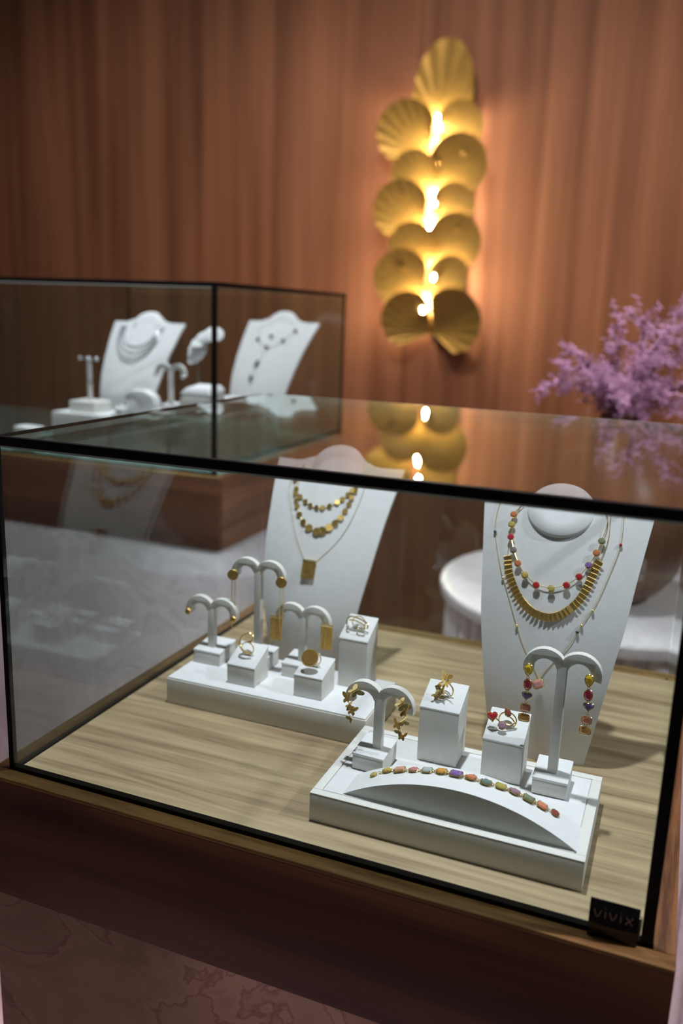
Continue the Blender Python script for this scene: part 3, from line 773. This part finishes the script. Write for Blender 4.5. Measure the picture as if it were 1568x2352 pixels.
# ------------------------------------------------------------------ things in the rear case
zr = .16
RISERS = [(-.580, -.450, .765, .855, .080), (-.438, -.318, .765, .86, .086), (-.308, -.228, .765, .875, .090)]
for i, (x0, x1, y0, y1, h) in enumerate(RISERS):
    lb = ['wide white riser at the left of the rear case below the pin stand', 'white riser below the earring stand in the rear case', 'white riser beside the corner seam of the rear case'][i]
    r_ = thing('display_riser', lb, 'riser', ((x0 + x1) / 2, (y0 + y1) / 2, zr), 0, 'white risers in the rear case')
    part('body', MB().box(-(x1 - x0) / 2, (x1 - x0) / 2, -(y1 - y0) / 2, (y1 - y0) / 2, 0, h - .002), M['cream'], r_, .0012)
    part('top_pad', MB().box(-(x1 - x0) / 2 + .001, (x1 - x0) / 2 - .001, -(y1 - y0) / 2 + .001, (y1 - y0) / 2 - .001, h - .002, h), M['white'], r_, .0006)
# pin stand
ps = thing('pin_stand', 'thin white pole on a small box with three sparkling pins in the rear case', 'jewellery stand', (-.522, .812, zr + .080))
part('base', MB().box(-.030, .030, -.028, .028, 0, .022), M['cream'], ps, .002)
part('pole', MB().tube([(0, 0, .022), (0, 0, .105)], .005, 10), M['cream'], ps)
part('crossbar', MB().tube([(-.020, 0, .103), (.020, 0, .103)], .0016, 8), M['silver'], ps)
for x in (-.020, 0, .020): part('pin_head', MB().ball((x, -.003, .104), .0042, 10, 7), M['silver'], ps)
# rear earring stand
earring_stand('white earring stand inside the rear case next to the white blossom', (-.350, .840, zr + .086), .036, .036, .077)
for nm, x in (('left', -.381), ('right', -.319)):
    e = earring('silver stud on the %s arm of the rear case earring stand' % nm, (x, .829, zr + .086 + .073), 'silver studs')
    part('stud', MB().ball((0, 0, 0), .0040, 10, 6), M['silver'], e); part('pin', MB().tube([(0, 0, 0), (0, .006, 0)], .0005, 5), M['silver'], e)
# watch pillow rings
for i, (x, y, z, rz_) in enumerate(((-.384, .795, zr + .0864, .15), )):
    w_ = thing('bangle_cushion', 'white bangle cushion with a flat top on the middle rear riser', 'cushion', (x, y, z), rz_)
    part('body', MB().prism([(-.030, .006), (-.020, 0), (.010, 0), (.024, .004), (.030, .020), (.024, .036), (.006, .046), (-.020, .046), (-.034, .034), (-.030, .024), (-.018, .030), (-.006, .022), (-.012, .010)], -.016, .016), M['white'], w_, .003)
    part('foot', MB().box(.004, .020, -.014, .014, -.0002, .010), M['cream'], w_, .001)
for i, (x, y, z, lb) in enumerate(((-.424, .785, zr + .0862, 'crumpled white cushion with a sparkling ring left of the bangle cushion'), (-.340, .785, zr + .0862, 'low white ring cushion at the foot of the rear earring stand'))):
    q = thing('ring_cushion', lb, 'cushion', (x, y, z))
    part('pad', MB().lathe([(.012, 0), (.017, .003), (.018, .008), (.014, .013), (.006, .0125), (.001, .010)], 18), M['white'], q)
    part('ring', MB().tube([(.007 * math.cos(2 * PI * k / 16), -.004, .016 + .007 * math.sin(2 * PI * k / 16)) for k in range(16)], .0012, 6, True), M['silver'], q)
bxx = thing('jewellery_box', 'white box with a sloped lid beside the corner seam of the rear case', 'box', (-.266, .805, zr + .090))
part('body', MB().hexa([(-.034, -.03, 0), (.036, -.03, 0), (.036, .03, 0), (-.034, .03, 0)], [(-.026, -.026, .042), (.036, -.026, .042), (.036, .028, .048), (-.026, .028, .048)]), M['cream'], bxx, .002)
part('lid', MB().hexa([(-.028, -.028, .0425), (.0375, -.028, .0425), (.0375, .030, .0485), (-.028, .030, .0485)], [(-.018, -.022, .054), (.030, -.022, .054), (.030, .026, .059), (-.018, .026, .059)]), M['white'], bxx, .002)
# white blossom brooch
fl = thing('blossom_brooch', 'bright white scalloped blossom standing above the rear earring stand', 'brooch', (-.296, .862, zr + .0902))
part('stem', MB().tube([(0, 0, 0), (-.008, 0, .06), (-.012, 0, .10)], .0014, 6), M['silver'], fl)
for i in range(9):
    t = i / 8
    cx = -.014 + .040 * t + .010 * math.sin(t * PI) * -1; cz_ = .105 + .045 * t + .008 * math.sin(t * PI)
    part('petal', MB().lathe([(.0005, -.002), (.016, -.0012), (.0190, 0), (.016, .0015), (.0005, .0028)], 14), M['white'], fl, 0, (cx, random.uniform(-.003, .003), cz_), (PI / 2 - .75 + random.uniform(-.2, .2), random.uniform(-.2, .2), random.uniform(-.4, .4)))
tb = thing('ring_box', 'tiny white box near the front left corner of the rear case', 'box', (-.628, .755, zr))
part('body', MB().box(-.024, .024, -.016, .016, 0, .038), M['cream'], tb, .001); part('lid', MB().box(-.025, .025, -.017, .017, .0385, .048), M['white'], tb, .003)
tp = thing('display_tray', 'flat white tray at the foot of the Y necklace bust', 'tray', (-.285, .955, zr))
part('base', MB().box(-.045, .045, -.04, .04, 0, .104), M['cream'], tp, .002); part('top_pad', MB().box(-.047, .047, -.042, .042, .1045, .112), M['white'], tp, .003)

# ------------------------------------------------------------------ leaf wall lamp
SX, SY, SZ = -.40, 2.9, .33
lamp = thing('wall_lamp', 'tall gold wall lamp of overlapping ginkgo leaves with glowing bulbs', 'wall lamp', (SX, SY, SZ))
AX = (-.7491, 1.5218); CXx, CXz = (-.2026 + .7491) / 1000, (1.4814 - 1.5218) / 1000; CYx, CYz = (-.7258 + .7491) / 1000, (1.012 - 1.5218) / 1000
def lp(a, b): return (AX[0] + CXx * a + CYx * b - SX, AX[1] + CXz * a + CYz * b - SZ)
part('backplate', MB().box(-.035, .075, -.018, -.0005, .06, 1.0), M['leaf'], lamp, .003)
PXM = .000535
def leaf(base, R, a0, a1, prof, d0, d1, pleats, side):
    bx_, bz_ = lp(*base)
    NU, NV = 36, 12
    def pt(u, v):
        ph = math.radians(a0 + (a1 - a0) * u)
        r = R * PXM * prof(u) * (0.03 + .97 * v)
        dist = d0 + (d1 - d0) * (v ** 1.25) + .0022 * v * math.cos(u * pleats * 2 * PI) - .018 * v * (2 * u - 1) ** 2
        return Vector((bx_ + r * math.sin(ph), -dist, bz_ + r * math.cos(ph)))
    def fn(u, v):
        p = pt(u, v); e = .01
        du = pt(min(1, u + e), v) - pt(max(0, u - e), v); dv = pt(u, min(1, v + e)) - pt(u, max(0, v - e))
        n = du.cross(dv)
        n = n.normalized() if n.length > 1e-12 else Vector((0, -1, 0))
        if n.y > 0: n = -n
        return p, n
    part('leaf', MB().sheet(fn, NU, NV, .0012), M['leaf'], lamp, angle=80)
fan = lambda u: .58 + .44 * math.sin(PI * min(1, max(0, u))) ** .8
LEAVES = [  # base px in crop, radius, from, to, profile
    ((550, 640), 560, -64, 70, lambda u: .44 + .56 * math.exp(-((u - .52) / .27) ** 2)),
    ((470, 895), 445, -12, 92, fan), ((525, 825), 400, 8, 102, fan),
    ((525, 1165), 370, -92, 4, fan), ((525, 1165), 480, -6, 88, fan),
    ((430, 1455), 430, -12, 92, fan), ((490, 1395), 390, 9, 98, fan),
    ((525, 1710), 395, -90, 2, fan), ((525, 1710), 450, -8, 88, fan),
    ((435, 1968), 430, -12, 92, fan), ((435, 1968), 440, 15, 84, fan),
    ((515, 2195), 395, -116, -6, fan), ((515, 2185), 410, -2, 128, fan)]
mir = {1, 5, 9}
for i, (b, R, a0, a1, pf) in enumerate(LEAVES):
    if i in mir: a0, a1 = -a1, -a0
    leaf(b, R, a0, a1, pf, .040, .098 if i else .062, 9, 0)
for (a, b_) in ((550, 640), (555, 838), (530, 1178), (505, 1405), (535, 1728), (455, 1985)):
    x, z = lp(a, b_)
    bu = part('bulb', MB().lathe([(.003, -.030), (.007, -.022), (.0085, -.006), (.0085, .012), (.006, .022), (.002, .027)], 12), M['bulb'], lamp, 0, (x, -.058, z), (.0, 0, 0))
    part('socket', MB().lathe([(.010, -.048), (.0125, -.046), (.0125, -.031), (.010, -.030)], 12), M['leaf'], bu)
part('bracket', MB().box(-.012, .062, -.03, -.0005, .015, .05), M['shadowgap'], lamp, .002)

# ------------------------------------------------------------------ round fluted table with vase and plant
tz = -.10; tcx, tcy, tR = .454, 1.241, .341
tb = thing('round_table', 'round white marble table with a fluted drum base behind the glass case', 'table', (tcx, tcy, -ZO))
part('table_top', MB().lathe([(tR - .012, ZO + tz - .030), (tR - .002, ZO + tz - .027), (tR, ZO + tz - .018), (tR, ZO + tz - .006), (tR - .003, ZO + tz - .001), (tR - .010, ZO + tz)], 96), M['marble_w'], tb, angle=30)
NS = 44
ro = tR - .012
part('drum', MB().lathe([(ro - .022, .0), (ro - .022, ZO + tz - .031)], 44), M['marble_w'], tb)
fl_m = MB(); wst = 2 * PI * ro / NS * .46
pts = [(-wst, 0), (-wst * .92, -.010), (-wst * .5, -.0165), (0, -.018), (wst * .5, -.0165), (wst * .92, -.010), (wst, 0)]
vs = [(x, y, 0.002) for x, y in pts] + [(x, y, ZO + tz - .0305) for x, y in pts]
n = len(pts)
fl_m.add(vs, [(i, i + 1, i + 1 + n, i + n) for i in range(n - 1)] + [tuple(range(n - 1, -1, -1)), tuple(range(n, 2 * n)), (n - 1, 0, n, 2 * n - 1)])
fl_me = mesh_of(fl_m, 'flute', M['marble_w'])
for k in range(NS):
    a = 2 * PI * k / NS
    put('flute', fl_me, tb, ((ro - .020) * math.sin(a), -(ro - .020) * math.cos(a), 0), (0, 0, a))
vs_ = thing('vase', 'bulbous dark wood vase with a narrow neck on the round table', 'vase', (.46, 1.20, tz))
part('body', MB().lathe([(.066, 0), (.078, .004), (.110, .022), (.134, .052), (.150, .092), (.158, .140), (.152, .190), (.130, .240), (.098, .285), (.066, .322), (.044, .348), (.036, .362)], 48), M['vasewood'], vs_, angle=60)
part('rim', MB().lathe([(.034, .360), (.040, .361), (.0415, .367), (.039, .374), (.033, .375), (.029, .372)], 32), M['vasewood'], vs_, angle=60)

plant = thing('purple_fern', 'feathery purple dried fern rising from the wooden vase', 'plant', (.46, 1.20, tz + .374))
def frond(dirv, length, droop, seed, thick=1.0):
    rnd = random.Random(seed)
    d = Vector(dirv).normalized(); p = Vector((rnd.uniform(-.015, .015), rnd.uniform(-.012, .012), -.01))
    pts = [p.copy()]
    N = 12
    for i in range(N):
        d = (d + Vector((rnd.uniform(-.14, .14), rnd.uniform(-.14, .14), -droop * (i / N) + rnd.uniform(-.08, .08)))).normalized()
        p = p + d * length / N; pts.append(p.copy())
    st = MB().tube(pts, [.0022 - .0015 * i / N for i in range(N + 1)], 5)
    so = part('branch', st, M['stem'], plant)
    lf = MB()
    for i in range(2, N + 1):
        base = pts[i]; ax = (pts[i] - pts[i - 1]).normalized()
        for k in range(3):
            sd = Vector((rnd.gauss(0, 1), rnd.gauss(0, 1), rnd.gauss(0, .7))); sd = (sd - ax * sd.dot(ax) * .4).normalized()
            tl = length * .20 * rnd.uniform(.6, 1.2)
            q = base - ax * rnd.random() * length / N
            tw = [q, q + sd * tl * .5 + ax * tl * .2, q + sd * tl * .8 + ax * tl * .5]
            lf.tube(tw, [.0009, .0007, .0004], 4)
            for m_ in range(17):
                t = rnd.random(); b = tw[0].lerp(tw[1], t * 2) if t < .5 else tw[1].lerp(tw[2], t * 2 - 1)
                nd = Vector((rnd.gauss(0, 1), rnd.gauss(0, 1), rnd.gauss(0, 1))).normalized()
                s = nd.orthogonal().normalized() * .0011 * thick
                e = b + nd * .011 * rnd.uniform(.6, 1.2)
                lf.add([b - s, b + s, e + s * .6, e - s * .6], [(0, 1, 2, 3)])
    fo = part('foliage', lf, M['plant'], so, smooth=False)
DIR = [((-1.0, -.1, .85), .20, .22), ((-.8, .2, 1.1), .20, .2), ((-.45, -.3, 1.1), .20, .15), ((-.1, .2, 1.2), .20, .12), ((.25, -.2, 1.25), .25, .10), ((.6, .1, 1.1), .27, .12), ((.95, -.2, .85), .26, .25), ((.75, .3, 1.3), .28, .15), ((-.4, -.4, .95), .14, .2), ((.35, -.6, .7), .16, .3), ((.1, -.5, .9), .14, .2), ((.9, .3, .5), .22, .3), ((-.15, -.5, .7), .09, .4), ((.3, -.5, .25), .10, .5), ((-.6, -.2, 1.0), .14, .2), ((.4, .4, 1.4), .24, .1), ((1.1, -.1, 1.0), .30, .2), ((.55, -.3, .9), .20, .2)]
for i, (d, l, dr) in enumerate(DIR): frond(d, l, dr, 40 + i)
